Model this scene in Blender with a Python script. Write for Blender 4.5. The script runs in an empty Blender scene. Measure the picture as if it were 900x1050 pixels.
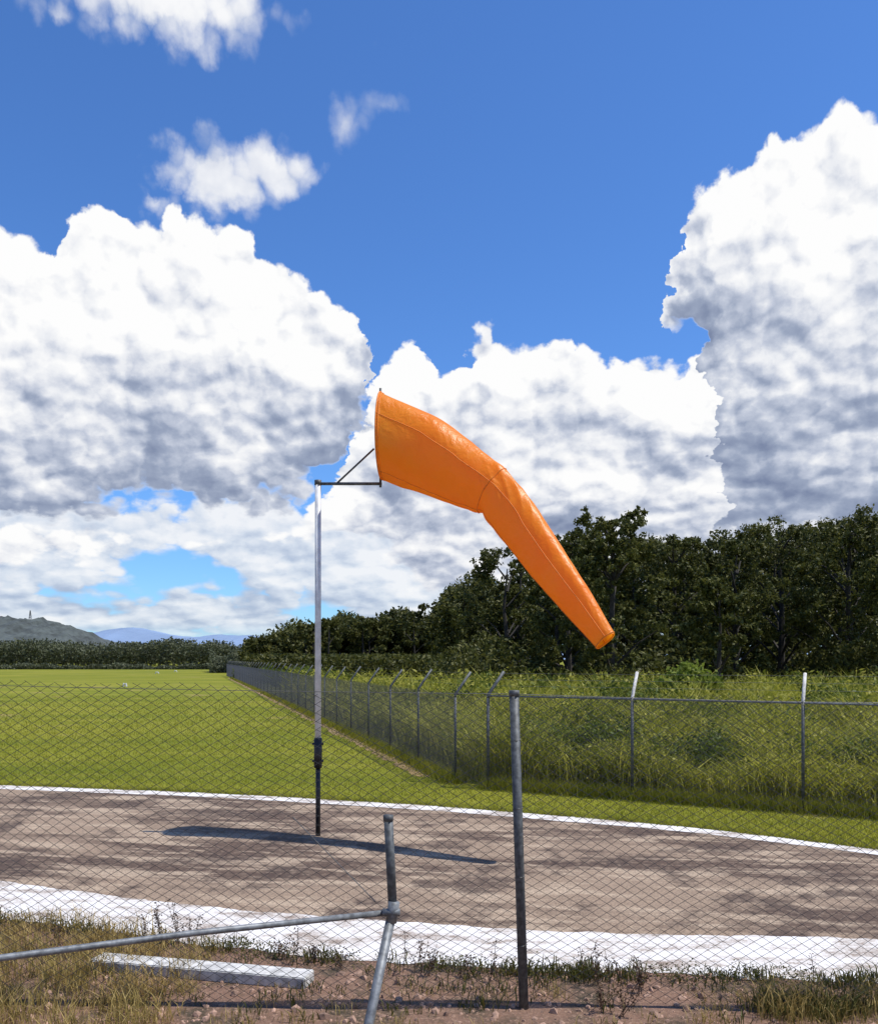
import bpy, math, random
import numpy as np
from mathutils import Vector
rng=np.random.default_rng(7); random.seed(7)
scene=bpy.context.scene
H=2.5
SUN_EL=63; SUN_AZ=97
def P(x,y,Y): return ((x-450)/900*Y, Y, H+(676-y)/900*Y)

# ---------------- node helpers ----------------
class NT:
    def __init__(s,tree): s.t=tree; s.n=tree.nodes; s.l=tree.links
    def set(s,sock,v):
        if v is None: return
        if isinstance(v,bpy.types.NodeSocket): s.l.new(v,sock)
        else: sock.default_value=v
    def node(s,typ,**kw):
        n=s.n.new(typ)
        for k,v in kw.items(): setattr(n,k,v)
        return n
    def m(s,op,a,b=None,c=None,clamp=False):
        n=s.n.new('ShaderNodeMath'); n.operation=op; n.use_clamp=clamp
        s.set(n.inputs[0],a); s.set(n.inputs[1],b); s.set(n.inputs[2],c); return n.outputs[0]
    def ss(s,v,a,b,lo=0.0,hi=1.0):
        n=s.n.new('ShaderNodeMapRange'); n.interpolation_type='SMOOTHSTEP'
        s.set(n.inputs['Value'],v); s.set(n.inputs['From Min'],a); s.set(n.inputs['From Max'],b)
        s.set(n.inputs['To Min'],lo); s.set(n.inputs['To Max'],hi); return n.outputs[0]
    def xyz(s,x,y,z=0.0):
        n=s.n.new('ShaderNodeCombineXYZ'); s.set(n.inputs[0],x); s.set(n.inputs[1],y); s.set(n.inputs[2],z); return n.outputs[0]
    def sep(s,v):
        n=s.n.new('ShaderNodeSeparateXYZ'); s.set(n.inputs[0],v); return n.outputs
    def noise(s,v,scale,detail=4,rough=.5,dim='3D',dist=0.0):
        n=s.n.new('ShaderNodeTexNoise'); n.noise_dimensions=dim
        s.set(n.inputs['Vector'],v); n.inputs['Scale'].default_value=scale
        n.inputs['Detail'].default_value=detail; n.inputs['Roughness'].default_value=rough
        n.inputs['Distortion'].default_value=dist
        return n.outputs[0],n.outputs[1]
    def mix(s,f,a,b,blend='MIX'):
        n=s.n.new('ShaderNodeMix'); n.data_type='RGBA'; n.blend_type=blend
        s.set(n.inputs[0],f); s.set(n.inputs[6],a); s.set(n.inputs[7],b); return n.outputs[2]
    def ramp(s,f,stops):
        n=s.n.new('ShaderNodeValToRGB'); e=n.color_ramp.elements
        while len(e)<len(stops): e.new(0.5)
        for el,(p,c) in zip(e,stops): el.position=p; el.color=tuple(c)+(1,) if len(c)==3 else c
        s.set(n.inputs[0],f); return n.outputs[0]
def C(r,g,b): return (r,g,b,1)

def new_mat(name):
    m=bpy.data.materials.new(name); m.use_nodes=True
    nt=NT(m.node_tree); b=m.node_tree.nodes['Principled BSDF']; return m,nt,b
def simple(name,col,rough=.6,metal=0,var=.25,scale=8,bump=0.0):
    m,nt,b=new_mat(name)
    g=nt.node('ShaderNodeNewGeometry').outputs['Position']
    f,_=nt.noise(g,scale,5,.6)
    c=nt.mix(nt.ss(f,.3,.7),C(*[x*(1-var) for x in col]),C(*[min(1,x*(1+var)) for x in col]))
    nt.set(b.inputs['Base Color'],c); b.inputs['Roughness'].default_value=rough; b.inputs['Metallic'].default_value=metal
    if bump:
        bn=nt.node('ShaderNodeBump'); bn.inputs['Strength'].default_value=bump; bn.inputs['Distance'].default_value=.02
        nt.set(bn.inputs['Height'],f); nt.set(b.inputs['Normal'],bn.outputs[0])
    return m
def leafmat(name,c1,c2,c3,nscale=.3,transl=.3,rough=.55):
    m,nt,b=new_mat(name)
    geo=nt.node('ShaderNodeNewGeometry')
    f,_=nt.noise(geo.outputs['Position'],nscale,3,.6)
    f=nt.ss(f,.35,.65)
    a=nt.mix(f,C(*c1),C(*c2))
    r=nt.m('POWER',geo.outputs['Random Per Island'],1.6)
    col=nt.mix(r,a,C(*c3))
    nt.set(b.inputs['Base Color'],col); b.inputs['Roughness'].default_value=rough
    b.inputs['Specular IOR Level'].default_value=.2
    tr=nt.node('ShaderNodeBsdfTranslucent'); nt.set(tr.inputs[0],col)
    mx=nt.node('ShaderNodeMixShader'); mx.inputs[0].default_value=transl
    nt.l.new(b.outputs[0],mx.inputs[1]); nt.l.new(tr.outputs[0],mx.inputs[2])
    nt.l.new(mx.outputs[0],m.node_tree.nodes['Material Output'].inputs[0])
    return m

# ---------------- mesh helpers ----------------
def np_mesh(name,verts,faces,mats,matidx=None,smooth=False,parent=None):
    me=bpy.data.meshes.new(name)
    verts=np.asarray(verts,dtype=np.float32)
    me.vertices.add(len(verts)); me.vertices.foreach_set('co',verts.ravel())
    tot=[];ls=[];off=0
    for f in faces:
        f=np.asarray(f,dtype=np.int32)
        if len(f)==0: continue
        k=f.shape[1]; tot.append(f.ravel()); ls.append(np.arange(len(f))*k+off); off+=f.size
    li=np.concatenate(tot); ls=np.concatenate(ls)
    me.loops.add(len(li)); me.loops.foreach_set('vertex_index',li)
    me.polygons.add(len(ls)); me.polygons.foreach_set('loop_start',ls.astype(np.int32))
    if matidx is not None: me.polygons.foreach_set('material_index',np.asarray(matidx,dtype=np.int32))
    me.polygons.foreach_set('use_smooth',np.full(len(ls),smooth,dtype=bool))
    me.update(calc_edges=True); me.validate()
    for m in (mats if isinstance(mats,(list,tuple)) else [mats]): me.materials.append(m)
    o=bpy.data.objects.new(name,me); scene.collection.objects.link(o)
    if parent: o.parent=parent
    return o
class MB:
    def __init__(s): s.v=[];s.q=[];s.t=[];s.n=0
    def add(s,v,q=None,t=None):
        v=np.asarray(v,dtype=np.float32).reshape(-1,3)
        if q is not None and len(q): s.q.append(np.asarray(q)+s.n)
        if t is not None and len(t): s.t.append(np.asarray(t)+s.n)
        s.v.append(v); s.n+=len(v)
    def build(s,name,mat,smooth=False,parent=None):
        fs=[]
        if s.q: fs.append(np.concatenate(s.q))
        if s.t: fs.append(np.concatenate(s.t))
        return np_mesh(name,np.concatenate(s.v),fs,mat,smooth=smooth,parent=parent)
def tube(mb,pts,rad,seg=10,caps=True):
    pts=[Vector(p) for p in pts]; n=len(pts)
    if not hasattr(rad,'__len__'): rad=[rad]*n
    vs=[];q=[];t=[]
    ref=None
    for i,p in enumerate(pts):
        d=(pts[min(i+1,n-1)]-pts[max(i-1,0)]).normalized()
        if ref is None: ref=Vector((0,0,1)) if abs(d.z)<.9 else Vector((1,0,0))
        a=d.cross(ref).normalized(); b=a.cross(d).normalized(); ref=b if abs(b.dot(d))<.9 else ref
        for k in range(seg):
            an=2*math.pi*k/seg
            vs.append(p+(a*math.cos(an)+b*math.sin(an))*rad[i])
    for i in range(n-1):
        for k in range(seg):
            k2=(k+1)%seg; q.append((i*seg+k,i*seg+k2,(i+1)*seg+k2,(i+1)*seg+k))
    if caps:
        c0=len(vs); vs.append(pts[0]); vs.append(pts[-1])
        for k in range(seg):
            k2=(k+1)%seg; t.append((c0,k2,k)); t.append((c0+1,(n-1)*seg+k,(n-1)*seg+k2))
    mb.add([tuple(v) for v in vs],q,t)
def leaves(mb,c,size,r,asp=.5,up=None):
    n=len(c)
    d=r.normal(size=(n,3)); 
    if up is not None: d=d*np.array([1,1,1-up])+0
    d/=np.linalg.norm(d,axis=1,keepdims=True)+1e-6
    e=r.normal(size=(n,3)); s=np.cross(d,e); s/=np.linalg.norm(s,axis=1,keepdims=True)+1e-6
    size=np.broadcast_to(np.asarray(size,dtype=float),(n,))[:,None]
    v=np.stack([c-d*size,c+s*size*asp,c+d*size,c-s*size*asp],1).reshape(-1,3)
    q=np.arange(n*4).reshape(n,4)
    mb.add(v,q)
def blades(mb,base,h,w,lean,r,two=False):
    n=len(base); a=r.uniform(0,2*np.pi,n); 
    sd=np.stack([np.cos(a),np.sin(a),np.zeros(n)],1)
    b=r.uniform(0,2*np.pi,n); ld=np.stack([np.cos(b),np.sin(b),np.zeros(n)],1)
    h=np.broadcast_to(h,(n,))[:,None]; w=np.broadcast_to(w,(n,))[:,None]; lean=np.broadcast_to(lean,(n,))[:,None]
    Z=np.array([0,0,1.])
    if not two:
        v=np.stack([base-sd*w,base+sd*w,base+Z*h+ld*lean*h],1).reshape(-1,3)
        mb.add(v,None,np.arange(n*3).reshape(n,3))
    else:
        mid=base+Z*h*.62+ld*lean*h*.35
        tip=base+Z*h*.95+ld*lean*h*1.1
        v=np.stack([base-sd*w*.6,base+sd*w*.6,mid+sd*w,mid-sd*w,tip],1).reshape(-1,3)
        i=np.arange(n)[:,None]*5
        mb.add(v,i+np.array([[0,1,2,3]]),i+np.array([[3,2,4]]))

# ---------------- materials ----------------
pos=lambda nt: nt.node('ShaderNodeNewGeometry').outputs['Position']
mg,nt,b=new_mat('mown_grass'); p=pos(nt)
n1,_=nt.noise(p,.08,4,.6); n2,_=nt.noise(p,2.5,6,.7); s=nt.sep(p)
st,_=nt.noise(nt.xyz(nt.m('MULTIPLY',s[0],.05),nt.m('MULTIPLY',s[1],.35)),1.0,4,.6)
st2,_=nt.noise(nt.xyz(nt.m('MULTIPLY',s[0],.25),nt.m('MULTIPLY',s[1],1.4)),1.0,5,.65)
c=nt.mix(nt.ss(n1,.35,.65),C(.175,.19,.013),C(.26,.25,.026))
c=nt.mix(nt.ss(st,.45,.62,0,.6),c,C(.115,.145,.010))
c=nt.mix(nt.ss(st2,.48,.66,0,.45),c,C(.32,.285,.05))
c=nt.mix(nt.ss(n2,.3,.7,0,.4),c,C(.09,.115,.012))
n3,_=nt.noise(p,.22,4,.6)
c=nt.mix(nt.ss(n3,.60,.70,0,.7),c,C(.34,.25,.10))
nt.set(b.inputs['Base Color'],c); b.inputs['Roughness'].default_value=.9; b.inputs['Specular IOR Level'].default_value=.1
bn=nt.node('ShaderNodeBump'); bn.inputs['Strength'].default_value=.4; bn.inputs['Distance'].default_value=.05
n4,_=nt.noise(p,12,5,.7); nt.set(bn.inputs['Height'],n4); nt.set(b.inputs['Normal'],bn.outputs[0])
# asphalt
ma,nt,b=new_mat('weathered_asphalt'); p=pos(nt); s=nt.sep(p)
rot=nt.m('ADD',s[1],nt.m('MULTIPLY',s[0],.22)); 
st1,_=nt.noise(nt.xyz(nt.m('MULTIPLY',s[0],.18),nt.m('MULTIPLY',rot,.8)),1.0,6,.62,dist=.5)
st2,_=nt.noise(nt.xyz(nt.m('MULTIPLY',s[0],.6),nt.m('MULTIPLY',rot,2.6)),1.0,6,.7,dist=.3)
g1,_=nt.noise(p,45,4,.8); g2,_=nt.noise(p,.8,6,.68); g3,_=nt.noise(p,9,5,.75)
c=nt.mix(nt.ss(st1,.43,.57),C(.115,.076,.055),C(.36,.262,.18))
c=nt.mix(nt.ss(st2,.49,.60,0,.8),c,C(.56,.43,.30))
c=nt.mix(nt.ss(g2,.50,.61,0,.85),c,C(.080,.054,.042))
c=nt.mix(nt.ss(g3,.48,.66,0,.5),c,C(.42,.31,.215))
c=nt.mix(nt.ss(g1,.4,.62,0,.55),c,C(.05,.036,.030))
nt.set(b.inputs['Base Color'],c); b.inputs['Roughness'].default_value=.9; b.inputs['Specular IOR Level'].default_value=.2
bn=nt.node('ShaderNodeBump'); bn.inputs['Strength'].default_value=.6; bn.inputs['Distance'].default_value=.012
nt.set(bn.inputs['Height'],g1); nt.set(b.inputs['Normal'],bn.outputs[0])
# white paint worn
mw,nt,b=new_mat('worn_white_paint'); p=pos(nt); s=nt.sep(p)
g1,_=nt.noise(nt.xyz(nt.m('MULTIPLY',s[0],.5),s[1]),3,6,.72); g2,_=nt.noise(p,45,4,.8)
f=nt.m('ADD',nt.m('MULTIPLY',g1,.7),nt.m('MULTIPLY',g2,.3))
c=nt.ramp(f,[(.40,(.25,.19,.145)),(.47,(.55,.50,.44)),(.545,(.74,.72,.69)),(1,(.82,.81,.80))])
nt.set(b.inputs['Base Color'],c); b.inputs['Roughness'].default_value=.8
# dirt
md,nt,b=new_mat('stony_dirt'); p=pos(nt)
g1,_=nt.noise(p,2.2,6,.7); g2,_=nt.noise(p,25,5,.75)
c=nt.mix(nt.ss(g1,.45,.66),C(.22,.125,.08),C(.065,.048,.025))
c=nt.mix(nt.ss(g2,.5,.7,0,.8),c,C(.42,.27,.18))
nt.set(b.inputs['Base Color'],c); b.inputs['Roughness'].default_value=.95
bn=nt.node('ShaderNodeBump'); bn.inputs['Strength'].default_value=.9; bn.inputs['Distance'].default_value=.03
nt.set(bn.inputs['Height'],g2); nt.set(b.inputs['Normal'],bn.outputs[0])
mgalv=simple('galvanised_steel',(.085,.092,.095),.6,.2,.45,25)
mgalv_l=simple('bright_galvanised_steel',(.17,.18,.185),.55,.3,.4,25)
mwire=simple('dull_wire',(.10,.10,.095),.6,.3,.3,20)
mwhite=simple('white_painted_steel',(.62,.63,.64),.5,0,.18,6)
mblack=simple('black_steel',(.015,.015,.017),.5,0,.3,10)
mconc=simple('concrete',(.50,.49,.46),.9,0,.3,14,.4)
mbark=simple('bark',(.035,.030,.024),.9,0,.5,6)
mstone=simple('rubble',(.32,.20,.14),.9,0,.55,9,.5)
ml_forest=leafmat('forest_foliage',(.028,.040,.011),(.060,.070,.016),(.14,.135,.032),.10,.28)
ml_tree=leafmat('tree_foliage',(.032,.046,.012),(.068,.080,.017),(.165,.16,.038),.4,.28)
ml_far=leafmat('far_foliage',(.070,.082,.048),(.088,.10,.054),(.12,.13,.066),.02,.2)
ml_thick=leafmat('thicket_foliage',(.11,.14,.014),(.29,.30,.030),(.46,.42,.08),.22,.4)
ml_shrub=leafmat('shrub_foliage',(.040,.068,.012),(.095,.135,.018),(.19,.22,.035),.6,.35)
ml_grass=leafmat('grass_blade',(.18,.205,.015),(.26,.265,.025),(.38,.35,.06),.5,.4)
ml_straw=leafmat('dry_grass',(.36,.25,.08),(.24,.19,.05),(.52,.39,.15),2.0,.35)
ml_weed=leafmat('weed_foliage',(.045,.06,.014),(.09,.10,.022),(.14,.11,.03),3.0,.3)
ml_dead=leafmat('dead_weed',(.04,.022,.014),(.08,.045,.028),(.13,.08,.045),3.0,.1)

# ---------------- ground ----------------
S=9000
xs=[-S,-400,-60,60,400,S]; ys=[-200,0,60,400,2000,S]
v=[(x,y,0) for y in ys for x in xs]; f=[]
for j in range(5):
    for i in range(5):
        a=j*6+i; f.append((a,a+1,a+7,a+6))
np_mesh('ground',v,[f],mg)
def cub(xs,pts):
    pts=np.array(pts,float); x=np.interp(xs,pts[:,0],pts[:,1])
    k=np.hanning(61); k/=k.sum(); xp=np.pad(x,30,mode='edge'); 
    xp[:30]=x[0]+(x[0]-x[1:31][::-1]); xp[-30:]=x[-1]+(x[-1]-x[-31:-1][::-1])
    return np.convolve(xp,k,mode='valid')
XS=np.arange(-40,13.01,.05)
far=cub(XS,[(-40,22.5),(-14,18.2),(-8.5,17.1),(-4,16.05),(0,14.65),(3.6,12.9),(5.65,11.35),(8,9.3),(11,6),(13,3)])
nin=cub(XS,[(-40,20),(-14,13.4),(-8,11.1),(-4.9,9.85),(-2.5,8.85),(0,8.22),(1.76,7.93),(3.9,7.85),(6,7.3),(8.5,5.6),(11,2.5),(13,-1)])
nout=cub(XS,[(-40,18),(-14,11.6),(-8,9.7),(-4.26,8.45),(-2.6,7.85),(-1.3,7.4),(0,7.1),(2,6.93),(3.4,6.8),(6,6.0),(8.5,4.2),(11,1.1),(13,-3)])
nz=lambda a:np.convolve(rng.normal(size=len(XS)+4),np.ones(5)/5,mode='valid')*a
def strip(name,lo,hi,z,mat,rows=2):
    n=len(XS); v=[];f=[]
    for k in range(rows):
        t=k/(rows-1); v.append(np.stack([XS,lo*(1-t)+hi*t,np.full(n,z)],1))
    v=np.concatenate(v)
    for k in range(rows-1):
        i=np.arange(n-1)+k*n; f.append(np.stack([i,i+1,i+n+1,i+n],1))
    return np_mesh(name,v,[np.concatenate(f)],mat)
strip('asphalt_road',nout+.1,far-.1,.004,ma)
strip('road_edge_line',far-.22+nz(.03),far+.24+nz(.05),.008,mw)
strip('road_edge_band',nout+nz(.06),nin+nz(.04),.008,mw)
strip('dirt_verge',np.full(len(XS),-8.0),nout+.12,.004,md)

# ---------------- windsock ----------------
sock=bpy.data.objects.new('windsock',None); scene.collection.objects.link(sock)
YB=12.4
bx=(326-450)/900*YB; zt=P(0,496,YB)[2]; z_sl=P(0,757,YB)[2]
mb=MB(); tube(mb,[(bx,YB,z_sl-.02),(bx,YB,zt)],.043,14)
mb.build('pole',mwhite,True,sock)
mb=MB(); tube(mb,[(bx,YB,0),(bx,YB,z_sl-.35)],.034,12); tube(mb,[(bx,YB,z_sl-.42),(bx,YB,z_sl)],.058,12)
tube(mb,[(bx-.08,YB-.02,z_sl-.08),(bx+.08,YB-.02,z_sl-.08)],.018,8)
tube(mb,[(bx-.08,YB-.02,z_sl-.32),(bx+.08,YB-.02,z_sl-.32)],.018,8)
mb.build('hinged_base',mblack,True,sock)
ax=(390-450)/900*YB
mb=MB()
tube(mb,[(bx-.04,YB,zt),(ax+.02,YB,zt)],.022,8)
tube(mb,[(bx+.26,YB,zt),(ax-.09,YB,P(0,460,YB)[2])],.014,8)
tube(mb,[(ax,YB,zt-.05),(ax,YB,P(0,398,YB)[2])],.017,8)
tube(mb,[(bx,YB,zt-.02),(bx,YB,zt+.05)],.05,10)
mb.build('swivel_arm',mgalv,True,sock)
ctl=[(391,447,44.5,12.40),(433,464.5,39.5,12.25),(469,484.5,33,12.05),(493,498,28,11.86),(508,508,25.5,11.74),(520,521,25.5,11.64),(534,539,25.5,11.52),(560,576,23,11.22),(589,614,19,10.9),(621,657.5,12.5,10.6)]
cw=np.array([list(P(a,b_,Y))+[r*Y/900] for a,b_,r,Y in ctl])
d=np.r_[0,np.cumsum(np.linalg.norm(np.diff(cw[:,:3],axis=0),axis=1))]
NL=260; NA=120; SQ=.60
tt=np.linspace(0,d[-1],NL)
cc=np.stack([np.interp(tt,d,cw[:,k]) for k in range(4)],1)
kk=np.hanning(13);kk/=kk.sum()
for k in range(4):
    a=cc[:,k]; pa=np.r_[2*a[0]-a[6:0:-1],a,2*a[-1]-a[-2:-8:-1]]; cc[:,k]=np.convolve(pa,kk,mode='valid')
tan=np.gradient(cc[:,:3],axis=0); kk=np.hanning(21);kk/=kk.sum()
for k in range(3):
    a=tan[:,k]; tan[:,k]=np.convolve(np.pad(a,10,mode='edge'),kk,mode='valid')
n0=np.array([math.cos(.17),-math.sin(.17),0.])
tan/=np.linalg.norm(tan,axis=1,keepdims=True)
w=np.clip(1-tt/(.9),0,1)[:,None]; w=w*w*(3-2*w)
nn=tan*(1-w)+n0*w; nn/=np.linalg.norm(nn,axis=1,keepdims=True)
side=np.cross(nn,[0,0,1.]); side/=np.linalg.norm(side,axis=1,keepdims=True); up=np.cross(side,nn)
V=[]
bend=d[4]
ph=[(random.uniform(1.5,5),random.randint(1,5),random.uniform(0,6.28),random.uniform(.5,1)) for _ in range(16)]
ph2=[(random.uniform(6,14),random.randint(3,9),random.uniform(0,6.28),random.uniform(.4,1)) for _ in range(16)]
for i in range(NL):
    s_=tt[i]; r=cc[i,3]; bd=math.exp(-((s_-bend)/.45)**2)
    for j in range(NA):
        th=2*math.pi*j/NA
        wv=sum(A*math.sin(fr*s_+m_*th+p0) for fr,m_,p0,A in ph)/6
        w2=sum(A*math.sin(fr*s_+m_*th+p0) for fr,m_,p0,A in ph2)/6
        w2=abs(w2)*-1
        wr=.016+.012*bd; wr2=.006+.018*bd
        if i<3: wr*=.2; wr2*=.2
        lowfold=-.12*math.exp(-((s_-bend)/.10)**2)*max(0,-math.sin(th))**1.5 + .06*math.exp(-((s_-bend+.14)/.1)**2)*max(0,math.sin(th))
        rr=r*(1+lowfold)+wr*wv+wr2*w2
        pnt=cc[i,:3]+side[i]*math.cos(th)*rr*SQ+up[i]*math.sin(th)*rr
        V.append(pnt)
q=[(i*NA+j,i*NA+(j+1)%NA,(i+1)*NA+(j+1)%NA,(i+1)*NA+j) for i in range(NL-1) for j in range(NA)]
mo,nt,b=new_mat('orange_nylon'); p=pos(nt)
f1,_=nt.noise(p,1.8,4,.6); f2,_=nt.noise(p,12,3,.5,dist=1.2); f3,_=nt.noise(p,4.0,3,.5,dist=1.0)
c=nt.mix(nt.ss(f1,.35,.65),C(1.0,.31,.008),C(1.0,.37,.014))
nt.set(b.inputs['Base Color'],c); b.inputs['Roughness'].default_value=.42; b.inputs['Specular IOR Level'].default_value=.6
bn=nt.node('ShaderNodeBump'); bn.inputs['Strength'].default_value=.38; bn.inputs['Distance'].default_value=.05
nt.set(bn.inputs['Height'],nt.m('ADD',nt.m('MULTIPLY',f2,.35),f3)); nt.set(b.inputs['Normal'],bn.outputs[0])
tr=nt.node('ShaderNodeBsdfTranslucent'); nt.set(tr.inputs[0],C(1.0,.38,.010))
mx=nt.node('ShaderNodeMixShader'); mx.inputs[0].default_value=.5
nt.l.new(b.outputs[0],mx.inputs[1]); nt.l.new(tr.outputs[0],mx.inputs[2]); nt.l.new(mx.outputs[0],mo.node_tree.nodes['Material Output'].inputs[0])
np_mesh('fabric_sleeve',V,[q],mo,smooth=True,parent=sock)
V=np.array(V).reshape(NL,NA,3)
mseam=simple('orange_seam',(.75,.20,.006),.6,0,.2,20)
mb=MB()
def seam(idx_i,idx_j,r):
    pts=[]
    for a_,b_ in zip(idx_i,idx_j):
        out=V[a_,b_%NA]-cc[a_,:3]; out/=np.linalg.norm(out)
        pts.append(tuple(V[a_,b_%NA]+out*.002))
    tube(mb,pts,r,5,False)
for j in (8,48,68,100):  seam(range(0,NL,3),[j]*len(range(0,NL,3)),.005)
for i in (2,int(NL*bend/d[-1])-4,NL-2): seam([i]*(NA+1),range(NA+1),.007)
mb.build('seams',mseam,True,sock)
mb=MB()
ring=[tuple(cc[0,:3]+(side[0]*SQ*math.cos(a)+up[0]*math.sin(a))*(cc[0,3]+.004)) for a in np.linspace(0,2*math.pi,49)]
tube(mb,ring,.010,6,False)
for zf in (.35,-.35):
    tube(mb,[(ax,YB,cc[0,2]+zf),tuple(cc[0,:3]+up[0]*zf+side[0]*.29)],.008,5)
    tube(mb,[(ax,YB,cc[0,2]+zf),tuple(cc[0,:3]+up[0]*zf-side[0]*.29)],.008,5)
mb.build('mouth_hoop',mseam,True,sock)

# ---------------- chain link fences ----------------
def chain(mb,a,b_,z0,z1a,z1b,pitch,vr,r,nseg=6,jit=0.0,seed=1):
    rr_=np.random.default_rng(seed)
    a=np.array(a,float);b_=np.array(b_,float);L=np.linalg.norm(b_-a);dd=(b_-a)/L
    nrm=np.array([-dd[1],dd[0]])
    hh=max(z1a,z1b)-z0; dx=hh/vr
    ks=rr_.uniform(1.2,5,(8,2)); phs=rr_.uniform(0,6.28,(8,2)); 
    def deform(x,z):
        ex=sum(np.sin(ks[i,0]*x+ks[i,1]*z+phs[i,0]) for i in range(8))*jit/3
        ez=sum(np.sin(ks[i,1]*x-ks[i,0]*z+phs[i,1]) for i in range(8))*jit/3
        ey=sum(np.sin(ks[i,0]*.6*x+phs[i,1]) for i in range(4))*jit*1.2
        return x+ex,np.maximum(z+ez,.01),ey
    segs=[]
    for sgn in (1,-1):
        for s in np.arange(-dx,L+dx,pitch):
            x0,x1=(s,s+dx) if sgn>0 else (s+dx,s)
            t0,t1=0.,1.
            lo,hi=(0-x0)/(x1-x0),(L-x0)/(x1-x0)
            if lo>hi: lo,hi=hi,lo
            t0=max(t0,lo); t1=min(t1,hi)
            if t1-t0<.02: continue
            xe=x0+(x1-x0)*t1; ztop=z1a+(z1b-z1a)*xe/L
            if z0+hh*t1>ztop: t1=(ztop-z0)/hh
            if t1-t0<.02: continue
            n=max(1,int(math.ceil((t1-t0)*nseg))); ts=np.linspace(t0,t1,n+1)
            xx=x0+(x1-x0)*ts; zz=z0+hh*ts
            segs.append(np.stack([xx[:-1],zz[:-1],xx[1:],zz[1:],np.full(n,sgn)],1))
    sg=np.concatenate(segs)
    o=sg[:,4:5]*r*.8
    def pt(x,z):
        x,z,ey=deform(x,z)
        return np.concatenate([a+dd*x[:,None]+nrm*(o+ey[:,None]),z[:,None]],1)
    p0=pt(sg[:,0],sg[:,1]); p1=pt(sg[:,2],sg[:,3])
    d3=p1-p0; d3/=np.linalg.norm(d3,axis=1,keepdims=True)
    n3=np.array([nrm[0],nrm[1],0.]); s3=np.cross(d3,n3)
    offs=[n3*r*1.0+0*s3, -n3*r*.5+s3*r*.87, -n3*r*.5-s3*r*.87]
    vv=np.stack([p0+q_ for q_ in offs]+[p1+q_ for q_ in offs],1).reshape(-1,3)
    i=np.arange(len(sg))[:,None,None]*6
    qq=(i+np.array([[0,1,4,3],[1,2,5,4],[2,0,3,5]])).reshape(-1,4)
    mb.add(vv,qq)
def fence_post(mb,ma_,x,y,h,out,r=.028):
    tube(mb,[(x,y,0),(x,y,h)],r,8)
    tube(ma_,[(x,y,h-.05),(x,y,h),(x+out[0]*.10,y+out[1]*.10,h+.14),(x+out[0]*.33,y+out[1]*.33,h+.46)],r*1.03,8)
pf=bpy.data.objects.new('chain_link_fence',None); scene.collection.objects.link(pf)
corner=(.95,17.0); dirR=np.array([5.05,-2.7]);dirR/=np.linalg.norm(dirR)
dirL=np.array([-.272,.962])
posts=MB();rails=MB();wires=MB();arms=MB()
outR=(.47,.88);outL=(.95,.27)
Rend=np.array(corner)+dirR*14.2
for k in range(1,6):
    q_=np.array(corner)+dirR*2.83*k
    fence_post(posts,arms,q_[0],q_[1],1.8,outR)
fence_post(posts,posts,*corner,1.8,outL,.03)
Ls=np.array([.33,17.75])
for k in range(40):
    q_=Ls+dirL*3.0*k; fence_post(posts,posts,q_[0],q_[1],1.78+.02*math.sin(k*2.1),outL,.026)
Lend=Ls+dirL*117
tube(rails,[(corner[0],corner[1],1.79),(Rend[0],Rend[1],1.77)],.019,6)
def lw(p,q_,z,r_,n=12):
    for i in range(n):
        t0,t1=i/n,(i+1)/n
        tube(wires,[(p[0]+(q_[0]-p[0])*t0,p[1]+(q_[1]-p[1])*t0,z),(p[0]+(q_[0]-p[0])*t1,p[1]+(q_[1]-p[1])*t1,z)],r_,3)
for zz,oo in ((1.98,.14),(2.1,.22),(2.22,.30)):
    o_=np.array(outR)*oo; lw(np.array(corner)+o_,Rend+o_,zz,.003,14)
    o_=np.array(outL)*oo; lw(Ls+o_,Lend+o_,zz,.003,60)
for zz in (.05,.9,1.78):
    lw(Ls,Lend,zz,.004,60); lw(corner,Ls,zz,.004,1)
chain(wires,corner,Rend,.03,1.78,1.76,.07,1.0,.0021,8)
chain(wires,Ls,Lend,.03,1.76,1.76,.07,1.0,.0026,6)
chain(wires,corner,Ls,.03,1.76,1.76,.07,1.0,.002,6)
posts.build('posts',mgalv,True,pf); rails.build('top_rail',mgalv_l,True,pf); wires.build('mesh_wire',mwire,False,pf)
arms.build('barbed_wire_arms',mconc,True,pf)

ff=bpy.data.objects.new('foreground_fence',None); scene.collection.objects.link(ff)
posts=MB();wires=MB();rl=MB()
YF=6.27
tube(posts,[P(537,1036,YF),P(527,712,YF)],.034,12); tube(posts,[P(527,714,YF),P(527,708,YF)],.038,12)
e=P(536.5,1036,YF); tube(posts,[(e[0],e[1],-.02),e],.034,12)
j=P(402,936,5.0)
tube(posts,[P(403,940,5.0),P(398,838,5.0)],.026,12); tube(posts,[P(398,842,5.0),P(398,836,5.0)],.029,12)
tube(rl,[j,P(378,1050,4.75),P(352,1180,4.5)],.027,12)
tube(rl,[P(-260,1012,3.75),P(-10,984,4.2),P(200,957,4.6),P(398,936,5.0)],.017,10)
tube(rl,[P(404,925,4.98),P(401,946,4.98)],.032,12)
tube(rl,[P(392,936,4.97),P(410,936,4.97)],.022,10)
tube(wires,[P(385,925,5.0),P(300,838,5.6)],.003,5)
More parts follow.
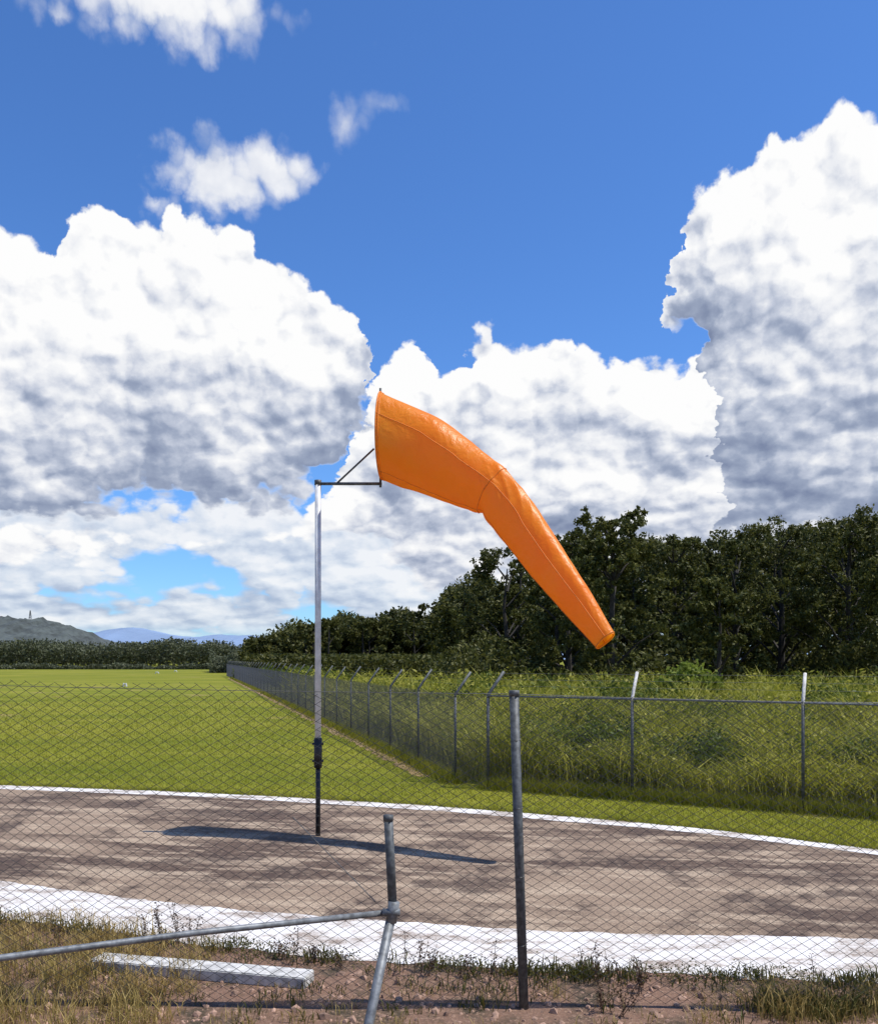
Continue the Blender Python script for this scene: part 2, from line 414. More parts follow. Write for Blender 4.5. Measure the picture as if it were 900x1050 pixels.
# wire ties
for yy in (760,830,900,970):
    a_=P(527+(yy-712)*10/324,yy,YF); tube(wires,[(a_[0]-.037,a_[1]-.01,a_[2]),(a_[0],a_[1]-.038,a_[2]+.006),(a_[0]+.037,a_[1]-.01,a_[2]+.012)],.0035,5)
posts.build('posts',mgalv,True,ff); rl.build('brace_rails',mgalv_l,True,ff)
chain(wires,(-6.5,6.35),(.56,YF),.03,2.42,2.25,.105,.62,.0019,22,.018,3)
chain(wires,(.56,YF),(4.9,6.15),.03,2.25,2.2,.105,.62,.0019,22,.014,4)
for x0,x1,za,zb in ((-6.5,.56,2.42,2.25),(.56,4.9,2.25,2.2)):
    pts=[(x0+(x1-x0)*t,YF+.08*(1-t) if x0<0 else YF-.12*t,za+(zb-za)*t-.03*math.sin(math.pi*t)) for t in np.linspace(0,1,9)]
    tube(wires,pts,.0022,4)
wires.build('mesh_wire',mwire,False,ff)

# ---------------- trees ----------------
def make_tree(tb,lb,x,y,h,spread,r,leaf=.2,ncl=36,nl=230,low=.3,trunk_r=None):
    trunk_r=trunk_r or h*.018
    tx=r.normal(0,.25,4)*h*.05; ty=r.normal(0,.25,4)*h*.05
    tp=[(x,y,-.1),(x+tx[0],y+ty[0],h*.3),(x+tx[1],y+ty[1],h*.6),(x+tx[2],y+ty[2],h*.88)]
    tube(tb,tp,[trunk_r*1.3,trunk_r,trunk_r*.65,trunk_r*.2],7)
    cen=[];rad=[]
    for k in range(ncl):
        t=low+(1-low)*r.random()**.8
        a=r.uniform(0,2*np.pi)
        prof=math.sin(min(1,(t-low+.12)/(1-low))*math.pi*.86)**.7 
        rr=spread*prof*(.35+.65*r.random()**.5)
        ztip=h*t
        bx_=np.interp(t,[0,.3,.6,.88,1],[x]+[q_[0] for q_ in tp[1:]]+[tp[3][0]]); by_=np.interp(t,[0,.3,.6,.88,1],[y]+[q_[1] for q_ in tp[1:]]+[tp[3][1]])
        cx,cy=bx_+rr*math.cos(a),by_+rr*math.sin(a)
        cr=spread*r.uniform(.16,.34)
        cen.append((cx,cy,ztip-cr*.5)); rad.append(cr)
        if k%3==0:
            z0=max(h*.15,ztip-rr*.8-.5)
            tube(tb,[(bx_,by_,min(z0,h*.85)),((bx_+cx)/2,(by_+cy)/2,(z0+ztip)/2+.1),(cx,cy,ztip-cr*.4)],[trunk_r*.45,trunk_r*.3,trunk_r*.1],5,False)
    cen=np.array(cen);rad=np.array(rad)
    ns=9; ci=np.repeat(np.arange(ncl),ns); dd=r.normal(size=(len(ci),3)); dd/=np.linalg.norm(dd,axis=1,keepdims=True)
    sc=cen[ci]+dd*(rad[ci]*r.uniform(.3,1.15,len(ci)))[:,None]*np.array([1.1,1.1,.85]); sr=rad[ci]*r.uniform(.22,.42,len(ci))
    idx=r.integers(0,len(ci),ncl*nl)
    dd=r.normal(size=(len(idx),3)); dd/=np.linalg.norm(dd,axis=1,keepdims=True)
    rr=r.random(len(idx))**.6*(1+.2*r.normal(size=len(idx)))
    c=sc[idx]+dd*(sr[idx]*rr)[:,None]*np.array([1.1,1.1,.9])
    leaves(lb,c,leaf*r.uniform(.5,1.3,len(c)),r,.5)
def build_tree(name,trees,mat,seed,extra=None):
    r=np.random.default_rng(seed); tb=MB();lb=MB()
    for t in trees: make_tree(tb,lb,r=r,**t)
    if extra: extra(lb,r)
    v=np.concatenate(tb.v+lb.v); off=tb.n
    qb=np.concatenate(tb.q); ql=np.concatenate(lb.q)+off
    fs=[qb,ql]; mi=[0]*len(qb)+[1]*len(ql)
    if tb.t: ta=np.concatenate(tb.t); fs.append(ta); mi+=[0]*len(ta)
    return np_mesh(name,v,fs,[mbark,mat],mi)
def tree_at(px,ytop,Y,spread_px,**kw):
    return dict(x=(px-450)/900*Y,y=Y,h=H+(676-ytop)/900*Y,spread=spread_px/900*Y,**kw)
ind=[(628,524,52,52,56),(584,544,60,42,46),(735,594,44,34,32),(870,522,58,64,58),(800,534,64,60,54),(938,532,52,60,46),(690,552,62,48,48),(520,566,66,46,44),(750,550,60,46,48)]
for k,(px,yt,Y,sp,nc) in enumerate(ind):
    build_tree('tree' if k==0 else 'tree.%03d'%k,[tree_at(px,yt,Y,sp,leaf=.125,ncl=nc,nl=430,low=.10)],ml_tree,100+k)
tr=[]; r=np.random.default_rng(5)
prof=[(250,655),(300,640),(340,630),(380,627),(420,624),(455,612),(480,592),(505,576),(560,554),(600,545),(680,548),(740,541),(800,534),(860,530),(920,530),(1200,530),(1600,545)]
px_=np.array([p_[0] for p_ in prof]);py_=np.array([p_[1] for p_ in prof])
for x_ in np.arange(470,1600,32):
    for row,Yb in ((0,74),(1,84)):
        xx=x_+r.uniform(-12,12)+row*15; yt=np.interp(xx,px_,py_)+r.uniform(-4,16)
        tr.append(tree_at(xx,yt,Yb+r.uniform(-4,4),r.uniform(32,48),leaf=.18,ncl=28,nl=220,low=.1))
for x_ in np.arange(270,500,14):
    xx=x_+r.uniform(-5,5); yt=np.interp(xx,px_,py_)+r.uniform(-2,8)
    tr.append(tree_at(xx,yt,140+r.uniform(-10,10),r.uniform(16,26),leaf=.3,ncl=18,nl=150,low=.05))
def filler(lb,r):
    for (pa,pb,Ya,Yb,n,leaf,cl) in ((455,1600,78,92,170000,.26,3.2),(255,480,138,158,50000,.42,4.0)):
        m_=int(n/60); px=r.uniform(pa,pb,m_); Y=r.uniform(Ya,Yb,m_); x=(px-450)/900*Y
        top=H+(676-np.interp(px,px_,py_))/900*Y
        z=top*.95*r.random(m_)**.65*(.9+.1*np.sin(x*.7))
        rad=cl*r.uniform(.25,.5,m_); idx=np.repeat(np.arange(m_),60); dd=r.normal(size=(len(idx),3)); dd/=np.linalg.norm(dd,axis=1,keepdims=True)
        c=np.stack([x,Y,z],1)[idx]+dd*(rad[idx]*r.random(len(idx))**.5)[:,None]
        c[:,2]=np.abs(c[:,2]); leaves(lb,c,leaf*r.uniform(.5,1.2,len(c)),r)
build_tree('forest',tr,ml_forest,9,filler)
lb=MB(); r=np.random.default_rng(11)
n=70000; Y=r.uniform(56,72,n); px=r.uniform(440,1400,n); x=(px-450)/900*Y
z=r.random(n)*(2.2+1.2*np.sin(x*.5)+.8*np.sin(x*1.7+Y)); leaves(lb,np.stack([x,Y,z],1),.2*r.uniform(.5,1.2,n),r)
n=14000; Y=r.uniform(120,135,n); px=r.uniform(250,470,n); x=(px-450)/900*Y
z=r.random(n)*3.2; leaves(lb,np.stack([x,Y,z],1),.35*r.uniform(.5,1.2,n),r)
lb.build('forest_undergrowth',ml_forest)
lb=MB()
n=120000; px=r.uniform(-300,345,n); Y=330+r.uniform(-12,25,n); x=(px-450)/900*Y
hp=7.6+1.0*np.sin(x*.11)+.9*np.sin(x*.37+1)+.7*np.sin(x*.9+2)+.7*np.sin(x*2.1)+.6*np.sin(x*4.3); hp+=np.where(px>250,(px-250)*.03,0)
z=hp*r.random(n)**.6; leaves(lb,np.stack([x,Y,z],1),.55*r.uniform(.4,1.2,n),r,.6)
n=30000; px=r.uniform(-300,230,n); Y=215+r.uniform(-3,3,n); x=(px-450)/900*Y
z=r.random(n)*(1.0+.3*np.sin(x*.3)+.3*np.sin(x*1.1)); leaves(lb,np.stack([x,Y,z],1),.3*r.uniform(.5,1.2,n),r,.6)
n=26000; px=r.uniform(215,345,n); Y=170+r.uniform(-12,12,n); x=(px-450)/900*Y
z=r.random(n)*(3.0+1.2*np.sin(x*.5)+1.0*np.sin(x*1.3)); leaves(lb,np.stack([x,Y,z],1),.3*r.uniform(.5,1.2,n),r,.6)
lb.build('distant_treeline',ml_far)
def hill(name,pts,Y,mat,depth,jit,seed):
    r=np.random.default_rng(seed); pts=np.array(pts,float)
    xs=np.linspace(pts[0,0],pts[-1,0],400); hs=H+(676-np.interp(xs,pts[:,0],pts[:,1]))/900*Y
    hs=hs+np.convolve(r.normal(size=404),np.ones(5)/5,mode='valid')*jit
    rows=24; v=[]
    for k in range(rows+1):
        t=k/rows; f_=math.sin(t*math.pi)
        nzv=np.convolve(r.normal(size=404),np.ones(5)/5,mode='valid')*jit*(f_>.02)
        v.append(np.stack([(xs-450)/900*Y,np.full(400,Y+(t-.5)*depth),np.maximum(hs*f_+nzv*f_,-1)],1))
    i=np.arange(399); f=[np.stack([i+k*400,i+1+k*400,i+401+k*400,i+400+k*400],1) for k in range(rows)]
    return np_mesh(name,np.concatenate(v),[np.concatenate(f)],mat,smooth=False)
mh=simple('hill_forest',(.060,.072,.068),.95,0,.4,.05)  # forest green with a bluish distance haze put into the colour
mm=simple('hazy_mountain',(.19,.27,.40),1,0,.12,.002)  # aerial haze put into the blue base colour
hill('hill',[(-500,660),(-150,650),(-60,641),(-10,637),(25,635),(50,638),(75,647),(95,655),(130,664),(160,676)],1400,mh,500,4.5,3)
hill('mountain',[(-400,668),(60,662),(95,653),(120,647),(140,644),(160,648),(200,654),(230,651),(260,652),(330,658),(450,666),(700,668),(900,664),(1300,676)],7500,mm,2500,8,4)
mb=MB(); Yt=1400; x0=(31-450)/900*Yt; zb=H+(676-637)/900*Yt-3; ztp=H+(676-626)/900*Yt
for dx,dy in ((-1,-1),(1,-1),(1,1),(-1,1)): tube(mb,[(x0+dx*2.2,Yt+dy*2.2,zb),(x0+dx*.3,Yt+dy*.3,ztp)],.35,4)
for k in range(5):
    z_=zb+(ztp-zb)*k/5; w_=2.2*(1-k/5)+.3*k/5; tube(mb,[(x0-w_,Yt-w_,z_),(x0+w_,Yt-w_,z_+2)],.25,4); tube(mb,[(x0+w_,Yt-w_,z_),(x0-w_,Yt-w_,z_+2)],.25,4)
mb.build('radio_mast',mgalv)

# ---------------- thicket behind the fence ----------------
r=np.random.default_rng(21)
def in_thicket(x,y,m=.5):
    lx=.33-.283*(y-17.75)
    left=x>lx+m
    right=(y>17-.535*(x-.95)+m) | (y>17.6+m)
    return left&right&((y>17+m*.3)|(x>.95))
def thick_pts(n,y0,y1,pw=1.0,m=.5):
    Y=1/(1/y1+(1/y0-1/y1)*r.random(n)); px=r.uniform(250,1500,n); x=(px-450)/900*Y
    k=in_thicket(x,Y,m); return x[k],Y[k]
tb=MB()
x,Y=thick_pts(24000,14,62)
hgt=np.interp(Y,[14,20,30,60],[.95,1.1,1.35,1.5])*(1+.25*np.sin(x*.9+Y*.4)+.18*np.sin(x*2.3-Y*.8))*r.uniform(.6,1.15,len(x))
sc=np.clip(Y/20,.8,2.2)
for k in range(7):
    base=np.stack([x+r.normal(0,.12,len(x)),Y+r.normal(0,.12,len(x)),np.zeros(len(x))],1)
    blades(tb,base,hgt*r.uniform(.6,1.1,len(x)),.014*sc*r.uniform(.7,1.3,len(x)),r.uniform(.1,.9,len(x)),r,True)
x,Y=thick_pts(150000,14,60)
hh=np.interp(Y,[14,20,30,60],[.9,1.0,1.25,1.4])*(1+.3*np.sin(x*.9+Y*.4)+.2*np.sin(x*2.3-Y*.8))
z=hh*r.random(len(x))**.55; leaves(tb,np.stack([x,Y,z],1),.06*np.clip(Y/20,.8,2.5)*r.uniform(.5,1.3,len(x)),r,.4)
tb.build('thicket',ml_thick)
lb=MB()
def shrub(lb,x,y,h,w_,n,leaf):
    nc=22; a=r.uniform(0,6.28,nc); rr=w_*np.sqrt(r.random(nc))*.8; cz=h*r.uniform(.15,.85,nc)*(1-.35*(rr/w_)**2)
    cen=np.stack([x+rr*np.cos(a),y+rr*np.sin(a),cz],1); idx=r.integers(0,nc,n)
    d_=r.normal(size=(n,3)); d_/=np.linalg.norm(d_,axis=1,keepdims=True)
    c_=cen[idx]+d_*(w_*.30*r.random(n)**.5*(1+.25*r.normal(size=n)))[:,None]; c_[:,2]=np.abs(c_[:,2])
    leaves(lb,c_,leaf*r.uniform(.5,1.3,n),r,.45)
for px,Y,h,w_ in ((575,18.6,1.15,1.0),(620,18.2,1.3,1.1),(540,20,1.2,.9),(690,17.6,1.0,1.0),(760,17.2,1.2,1.2),(800,19.5,1.4,1.3),(855,16.4,1.2,1.1),(900,17.5,1.3,1.2),(590,24,1.4,1.5),(720,25,1.4,1.4),(840,26,1.5,1.6),(950,16,1.3,1.2)):
    shrub(lb,(px-450)/900*Y,Y,h,w_,3600,.05)
for k in range(22):
    Y=r.uniform(28,58); px=r.uniform(470,1000); shrub(lb,(px-450)/900*Y,Y,r.uniform(1.2,1.9),r.uniform(1,2.2),1500,.10)
for k in range(14):
    Y=r.uniform(45,110); X=.33-.283*(Y-17.75)+r.uniform(1.5,7); shrub(lb,X,Y,r.uniform(1.2,2.2),r.uniform(1,2.0),1200,.16)
lb.build('shrub_bank',ml_shrub)
lb=MB(); mbs=leafmat('bright_shrub_foliage',(.13,.19,.02),(.19,.25,.03),(.30,.33,.07),.6,.4)
Yq=38; shrub(lb,(705-450)/900*Yq,Yq,2.6,1.5,2600,.14)
lb.build('bright_shrub',mbs)
r=np.random.default_rng(31)
gb=MB()
n=260000; Y=1/(1/60+(1/11-1/60)*r.random(n)); px=r.uniform(-60,1000,n); x=(px-450)/900*Y
fe=np.interp(x,XS,far); k=(Y>fe+.2)&~in_thicket(x,Y,-.1)
x,Y=x[k],Y[k]
blades(gb,np.stack([x,Y,np.zeros(len(x))],1),r.uniform(.02,.06,len(x))*np.clip(Y/20,1,1.6),.006*np.clip(Y/16,1,3),r.uniform(.2,1.2,len(x)),r)
n=26000; s_=r.random(n)**1.6*100; q_=Ls+dirL*s_[:,None]+r.normal(0,.13,(n,2))
blades(gb,np.c_[q_,np.zeros(n)],r.uniform(.08,.3,n),.01,r.uniform(.1,.7,n),r)
n=16000; s_=r.random(n)*14; q_=np.array(corner)+dirR*s_[:,None]+r.normal(0,.12,(n,2))
blades(gb,np.c_[q_,np.zeros(n)],r.uniform(.08,.3,n),.008,r.uniform(.1,.7,n),r)
n=16000; x=r.uniform(-12,9,n); y=np.interp(x,XS,far)+.22+np.abs(r.normal(0,.10,n))-.06*r.random(n)*(np.sin(x*2.7)+np.sin(x*6.1)>0)
blades(gb,np.stack([x,y,np.zeros(n)],1),r.uniform(.02,.09,n),.006,r.uniform(.2,1.2,n),r)
gb.build('grass_tufts',ml_grass)
mtan=simple('dry_soil',(.34,.22,.10),.95,0,.4,3)
s_=np.linspace(1,100,300); a=Ls+dirL*s_[:,None]; nl_=np.array([-.962,-.272])
w1=.10+.04*r.normal(size=300); w2=.50+.07*r.normal(size=300)
v=np.concatenate([np.c_[a+nl_*w1[:,None],np.full(300,.005)],np.c_[a+nl_*w2[:,None],np.full(300,.005)]])
i=np.arange(299); np_mesh('dry_soil_strip',v,[np.stack([i,i+1,i+301,i+300],1)],mtan)

# ---------------- foreground verge ----------------
r=np.random.default_rng(41)
sb=MB();wb=MB();db=MB();
def verge(n,x0,x1,y0,y1):
    x=r.uniform(x0,x1,n); y=r.uniform(y0,y1,n); k=y<np.interp(x,XS,nout)-.02; return x[k],y[k]
def tufts(mb,cx,cy,n,hmin,hmax,w_,sp,two=True,lean=(.1,.8)):
    m_=len(cx); idx=np.repeat(np.arange(m_),n); N=len(idx)
    base=np.stack([cx[idx]+r.normal(0,sp,N),cy[idx]+r.normal(0,sp,N),np.zeros(N)],1)
    sc=r.uniform(.5,1.3,m_)[idx]
    blades(mb,base,r.uniform(hmin,hmax,N)*sc,w_,r.uniform(*lean,N),r,two)
x,y=verge(300,-5,-1.9,5.2,8.3); tufts(sb,x,y,46,.05,.24,.003,.07)
x,y=verge(110,-2,4,5.2,6.7); tufts(sb,x,y,26,.03,.11,.0025,.06)
x=r.uniform(-4.5,4.5,300); y=np.interp(x,XS,nout)-.08+r.normal(0,.06,300); k=((x>-.6)|(r.random(300)<.45))&(np.sin(x*2.3)+np.sin(x*5.7+1)+r.normal(0,.6,300)>-.4); x,y=x[k],y[k]
tufts(wb,x,y,22,.03,.13,.005,.06)
x,y=verge(130,-5,4.5,5.5,7.2); tufts(wb,x,y,24,.03,.12,.0045,.06)
x,y=r.normal(2.75,.22,26),r.normal(6.2,.1,26); tufts(sb,x,y,40,.06,.22,.003,.07); tufts(wb,x,y,30,.06,.22,.004,.07)
n=9000; x=r.uniform(-4.5,4.5,n); y=np.interp(x,XS,nout)-.08+r.normal(0,.08,n); k=(np.sin(x*3.1)+np.sin(x*7.3+1)+r.normal(0,.5,n))>0
leaves(wb,np.stack([x,y,r.random(n)*.10],1)[k],.012,r,.5)
def seedweed(x,y,h):
    for s_ in range(r.integers(1,5)):
        dx,dy=r.normal(0,.16,2)*h; tip=(x+dx,y+dy,h*r.uniform(.55,1.1))
        tube(db,[(x+r.normal(0,.03),y,0),(x+dx*.4,y+dy*.4,tip[2]*.5),tip],[.003,.0025,.0015],4,False)
        n=r.integers(20,50); t=r.uniform(.35,1.0,n); c_=np.stack([x+dx*t,y+dy*t,tip[2]*t],1)+r.normal(0,.014,(n,3)); leaves(db,c_,.011*r.uniform(.6,1.3,n),r,.5)
for px,ypx,h in ((150,968,.27),(165,966,.33),(182,968,.36),(195,970,.3),(200,966,.26),(172,972,.22),(290,985,.22),(305,990,.32),(320,988,.2),(415,998,.3),(430,1000,.36),(440,1002,.24),(600,1010,.32),(612,1012,.34),(628,1015,.38),(640,1012,.32),(660,1014,.26),(655,1020,.22),(505,1010,.38),(350,995,.18),(480,1005,.2),(835,1010,.36),(60,970,.2),(615,1040,.26),(640,1044,.24),(470,1015,.26)):
    Y=900*H/(ypx-676); seedweed((px-450)/900*Y,Y,h)
sb.build('dry_grass',ml_straw); wb.build('verge_weeds',ml_weed); db.build('seed_weeds',ml_dead)
st=MB()
t_=(1+5**.5)/2
iv=np.array([(-1,t_,0),(1,t_,0),(-1,-t_,0),(1,-t_,0),(0,-1,t_),(0,1,t_),(0,-1,-t_),(0,1,-t_),(t_,0,-1),(t_,0,1),(-t_,0,-1),(-t_,0,1)])/1.9
it=np.array([(0,11,5),(0,5,1),(0,1,7),(0,7,10),(0,10,11),(1,5,9),(5,11,4),(11,10,2),(10,7,6),(7,1,8),(3,9,4),(3,4,2),(3,2,6),(3,6,8),(3,8,9),(4,9,5),(2,4,11),(6,2,10),(8,6,7),(9,8,1)])
x,y=verge(2400,-3,4.5,5.0,6.95)
for a,b_ in zip(x,y):
    s_=.006+.030*r.random()**3.5
    st.add(iv*(s_*r.uniform(.6,1.4,3))*r.uniform(.65,1.2,(12,1))+np.array([a,b_,s_*.2]),None,it)
st.build('rubble_stones',mstone)
import bmesh
bm=bmesh.new(); bmesh.ops.create_cube(bm,size=1)
a=Vector(((95-450)/900*7.05,7.12,0)); b2=Vector(((318-450)/900*6.75,6.72,0)); L=(b2-a).length
bmesh.ops.scale(bm,vec=(L,.2,.09),verts=bm.verts); bmesh.ops.bevel(bm,geom=bm.edges[:],offset=.008,segments=2,affect='EDGES')
me=bpy.data.meshes.new('concrete_beam'); bm.to_mesh(me); bm.free(); me.materials.append(mconc)
o=bpy.data.objects.new('concrete_beam',me); o.location=(a+b2)/2+Vector((0,0,.045)); o.rotation_euler=(0,0,math.atan2(b2.y-a.y,b2.x-a.x)); scene.collection.objects.link(o)
mb=MB()
for px,ypx,Y,w_ in ((128,703,80,.15),(161,690,150,.3),(180,688,170,.25)):
    xx=(px-450)/900*Y; tube(mb,[(xx-w_,Y,0),(xx-w_*.6,Y,.28),(xx+w_*.6,Y,.28),(xx+w_,Y,0)],.08,6)
mb.build('runway_markers',mwhite)

# ---------------- world ----------------
w_=bpy.data.worlds.new('World'); scene.world=w_; w_.use_nodes=True
try: w_.cycles.sampling_method='NONE'
except Exception as ex: print(ex)
for n_ in list(w_.node_tree.nodes): w_.node_tree.nodes.remove(n_)
nt=NT(w_.node_tree)
sky=nt.node('ShaderNodeTexSky',sky_type='NISHITA',sun_disc=False,sun_elevation=math.radians(SUN_EL),sun_rotation=math.radians(SUN_AZ))
sky.air_density=1.0; sky.dust_density=.2; sky.ozone_density=2.0
skc=nt.mix(1.0,sky.outputs[0],C(.58,.94,1.44),'MULTIPLY')
bg=nt.node('ShaderNodeBackground'); bg.inputs[1].default_value=.12; nt.l.new(skc,bg.inputs[0])
tc=nt.node('ShaderNodeTexCoord').outputs['Generated']
nv=nt.node('ShaderNodeVectorMath',operation='NORMALIZE'); nt.l.new(tc,nv.inputs[0])
x,y,z=nt.sep(nv.outputs[0])
U=nt.m('MULTIPLY',nt.m('ARCTAN2',x,y),57.2958); Vv=nt.m('MULTIPLY',nt.m('ARCSINE',z),57.2958)
def vmap(v): return nt.m('MULTIPLY',nt.m('SQRT',nt.m('MAXIMUM',nt.m('ADD',v,2.0),.01)),11.0)
Vm=vmap(Vv)
P0=nt.xyz(U,Vm)
_,wc=nt.noise(P0,.33,5,.56,'2D'); ws=nt.sep(wc)
wu=nt.m('SUBTRACT',ws[0],.5); wv=nt.m('SUBTRACT',ws[1],.5)
Wu=nt.m('MULTIPLY',wu,1.6); Wv=nt.m('MULTIPLY',wv,1.6)
OCT=[(.17,.44,0),(.38,.32,3.1),(.85,.24,7.7)]
def height(du,dv):
    uu=nt.m('ADD',U,du); vv=nt.m('ADD',Vm,dv)
    F,_=nt.noise(nt.xyz(uu,vv),.19,7,.54,'2D')
    uw=nt.m('ADD',uu,Wu); vw=nt.m('ADD',vv,Wv); tot=None
    for sc_,wt,of in OCT:
        n=nt.node('ShaderNodeTexVoronoi',voronoi_dimensions='2D',feature='F1')
        nt.set(n.inputs['Vector'],nt.xyz(nt.m('ADD',uw,of),nt.m('SUBTRACT',vw,of))); n.inputs['Scale'].default_value=sc_
        d_=n.outputs['Distance']; b_=nt.m('MULTIPLY',nt.m('SUBTRACT',1.0,nt.m('MULTIPLY',nt.m('MULTIPLY',d_,d_),1.1)),wt)
        tot=b_ if tot is None else nt.m('ADD',tot,b_)
    return F,tot
F0,B0=height(0.0,0.0); F1,B1=height(.35,.8); F2,_=nt.noise(nt.xyz(nt.m('ADD',U,1.0),nt.m('ADD',Vm,2.4)),.19,3,.5,'2D')
Gf=nt.m('SUBTRACT',F0,F1); Gb=nt.m('SUBTRACT',B0,B1); Gl=nt.m('SUBTRACT',F0,F2)
G=nt.m('ADD',nt.m('ADD',nt.m('MULTIPLY',Gf,1.3),nt.m('MULTIPLY',Gb,1.25)),nt.m('MULTIPLY',Gl,.5))  # height drop toward the sun, used as light and shade in cloud colour
N2,_=nt.noise(P0,.09,3,.5,'2D'); N2=nt.m('SUBTRACT',N2,.5)
Ud=nt.m('ADD',U,nt.m('MULTIPLY',wu,3.6)); Vd=nt.m('ADD',Vv,nt.m('MULTIPLY',wv,2.6))
u01=nt.m('DIVIDE',nt.m('ADD',Ud,40.0),80.0,clamp=True)
EDG=nt.m('ADD',nt.m('MULTIPLY',nt.m('SUBTRACT',B0,.68),2.8),nt.m('MULTIPLY',nt.m('SUBTRACT',F0,.5),2.0))
def curve(pts):
    n=nt.node('ShaderNodeFloatCurve'); cm=n.mapping; cv=cm.curves[0]
    arr=[]
    for px,py in pts:
        az=math.atan((px-450)/900); el=math.degrees(math.atan((676-py)/900*math.cos(az)))
        arr.append((min(1,max(0,(math.degrees(az)+40)/80)),min(1,max(0,(el+5)/50))))
    arr=sorted(arr)
    if arr[0][0]>0: arr.insert(0,(0,arr[0][1]))
    if arr[-1][0]<1: arr.append((1,arr[-1][1]))
    cv.points[0].location=arr[0]; cv.points[1].location=arr[-1]
    for a_ in arr[1:-1]: cv.points.new(*a_)
    for p_ in cv.points: p_.handle_type='AUTO_CLAMPED'
    cm.update(); nt.set(n.inputs['Value'],u01)
    return nt.m('SUBTRACT',nt.m('MULTIPLY',n.outputs[0],50.0),5.0)
def RM(lst): return [((p_+.3)/1.5,c_) for p_,c_ in lst]
RAMP=RM([(-.3,(.21,.26,.40)),(.1,(.34,.40,.54)),(.4,(.57,.62,.74)),(.68,(.86,.88,.93)),(.95,(1.03,1.03,1.03))])
def sr(s,ramp): return nt.ramp(nt.m('DIVIDE',nt.m('ADD',s,.3),1.5),ramp)
def layer(top,bot,c0,cb,wb,ct,wt,kG=1.0,kN=.5,soft=.5,botk=1.0,amul=1.0,ramp=RAMP,bias=0.0,gaps=0.0):
    T=curve(top);Bt=curve(bot)
    dt=nt.m('SUBTRACT',T,Vd); db_=nt.m('SUBTRACT',Vd,Bt)
    d_=nt.m('MINIMUM',dt,nt.m('MULTIPLY',db_,botk))
    if gaps:
        d_=nt.m('MINIMUM',d_,nt.m('ADD',1.2,nt.m('MULTIPLY',N2,gaps)))
    h=nt.m('ADD',nt.m('ADD',d_,EDG),bias)
    al=nt.m('MULTIPLY',nt.ss(h,0.0,soft),amul)
    s=nt.m('ADD',c0,nt.m('MULTIPLY',nt.ss(db_,0.0,wb),cb))  # shaded cloud base and sunlit top put into the colour
    s=nt.m('ADD',s,nt.ss(dt,0.0,wt,ct,0.0))
    s=nt.m('ADD',s,nt.m('MULTIPLY',G,kG)); s=nt.m('ADD',s,nt.m('MULTIPLY',N2,kN))
    s=nt.m('ADD',s,nt.m('MULTIPLY',nt.m('SUBTRACT',F0,.5),.55))
    return al,sr(s,ramp)
def ell(items,c0,kG,kB=1.0,soft=1.2,amul=.9):
    best=None
    for px,py,rx,ry in items:
        az=math.atan((px-450)/900); el=math.degrees(math.atan((676-py)/900*math.cos(az)))
        k=57.3/900*math.cos(az)**1.5
        du=nt.m('DIVIDE',nt.m('SUBTRACT',Ud,math.degrees(az)),rx*k); dv=nt.m('DIVIDE',nt.m('SUBTRACT',Vd,el),ry*k)
        rr=nt.m('SQRT',nt.m('ADD',nt.m('MULTIPLY',du,du),nt.m('MULTIPLY',dv,dv)))
        d_=nt.m('MULTIPLY',nt.m('SUBTRACT',1.0,rr),min(rx,ry)*k)
        best=d_ if best is None else nt.m('MAXIMUM',best,d_)
    h=nt.m('ADD',best,nt.m('MULTIPLY',EDG,kB))
    al=nt.m('MULTIPLY',nt.ss(h,-.1,soft),amul)
    s=nt.m('ADD',c0,nt.m('MULTIPLY',G,kG))
    return al,sr(s,RAMP)
HR=RM([(-.3,(.32,.41,.57)),(.2,(.48,.56,.71)),(.6,(.73,.79,.88)),(1,(.95,.96,.98))])  # low bank tones with pale bluish horizon haze put into the colour
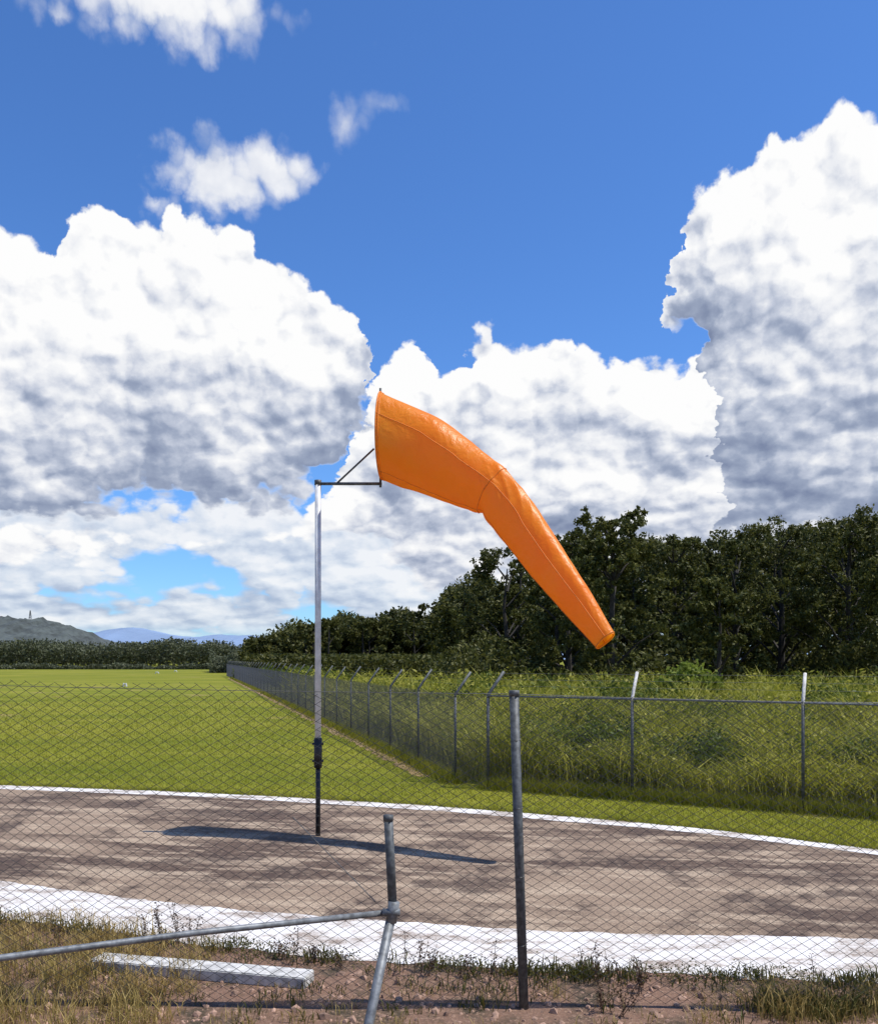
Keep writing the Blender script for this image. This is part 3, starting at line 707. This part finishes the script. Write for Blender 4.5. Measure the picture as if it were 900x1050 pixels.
layers=[
 layer([(-400,505),(0,505),(100,520),(160,512),(200,520),(235,510),(270,505),(300,522),(340,530),(380,528),(450,530),(600,540),(1300,540)],
       [(-400,650),(1300,650)],.46,.22,6,.28,3,1.0,.8,.8,.8,amul=.94,ramp=HR,bias=.3,gaps=9.0),
 layer([(-700,420),(200,560),(330,520),(365,440),(385,385),(400,368),(430,352),(452,388),(478,350),(500,338),(530,350),(575,342),(605,365),(650,370),(690,378),(725,360),(760,330),(900,330),(1300,300)],
       [(-700,600),(330,540),(400,560),(450,600),(1300,600)],.44,.2,7,.42,6,1.0,.6,.5,.5,bias=.1),
 layer([(400,700),(655,700),(680,400),(690,300),(696,235),(710,205),(744,184),(772,156),(792,134),(822,144),(852,128),(880,126),(900,138),(960,110),(1050,120),(1200,260),(1500,400)],
       [(655,330),(684,322),(702,318),(722,345),(735,450),(760,540),(900,545),(1500,560)],.10,.62,16,.45,6,1.0,.5,.5,.7,bias=.2),
 layer([(-500,330),(-100,270),(-30,235),(10,245),(38,255),(60,218),(85,202),(110,203),(132,228),(160,240),(190,212),(215,232),(250,242),(275,268),(300,285),(330,300),(355,312),(370,335),(376,365),(382,470),(400,620),(1500,640)],
       [(-500,505),(0,512),(200,510),(300,500),(345,475),(365,420),(380,400),(1500,300)],.14,.72,8.5,.22,5,1.0,.5,.5,.5,bias=.25),
 ell([(215,182,66,36),(160,205,34,14),(280,172,36,22)],.76,.7),
 ell([(355,128,24,13),(400,118,26,6)],.65,.5,.8,1.8,.7),
 ell([(150,0,140,26),(60,12,46,18)],.9,.6,1.0,1.4,.95),
]
col=None;A=None
for al,c_ in layers:
    if col is None: col,A=c_,al
    else:
        col=nt.mix(al,col,c_)
        A=nt.m('SUBTRACT',1.0,nt.m('MULTIPLY',nt.m('SUBTRACT',1.0,A),nt.m('SUBTRACT',1.0,al)))
A=nt.m('MULTIPLY',A,nt.ss(Vv,.2,2.5)); A=nt.m('MULTIPLY',A,nt.ss(Vv,48.0,60.0,1.0,0.0))
bc=nt.node('ShaderNodeBackground'); bc.inputs[1].default_value=.96; nt.l.new(col,bc.inputs[0])
mx=nt.node('ShaderNodeMixShader'); nt.l.new(A,mx.inputs[0]); nt.l.new(bg.outputs[0],mx.inputs[1]); nt.l.new(bc.outputs[0],mx.inputs[2])
out=nt.node('ShaderNodeOutputWorld'); nt.l.new(mx.outputs[0],out.inputs[0])

sd=bpy.data.lights.new('sun','SUN'); sd.energy=5.0; sd.angle=math.radians(.5); sd.color=(1,.96,.9)
so=bpy.data.objects.new('sun',sd); scene.collection.objects.link(so)
e_,a_=math.radians(SUN_EL),math.radians(SUN_AZ)
so.rotation_euler=Vector((math.cos(e_)*math.sin(a_),math.cos(e_)*math.cos(a_),math.sin(e_))).to_track_quat('Z','Y').to_euler()

cd=bpy.data.cameras.new('camera'); cd.sensor_fit='HORIZONTAL'; cd.sensor_width=36; cd.lens=36; cd.shift_y=(676-525)/900; cd.clip_end=20000; cd.clip_start=.05
co=bpy.data.objects.new('camera',cd); co.location=(0,0,H); co.rotation_euler=(math.radians(90),0,0); scene.collection.objects.link(co); scene.camera=co
scene.view_settings.view_transform='Standard'; scene.view_settings.look='None'; scene.view_settings.exposure=0
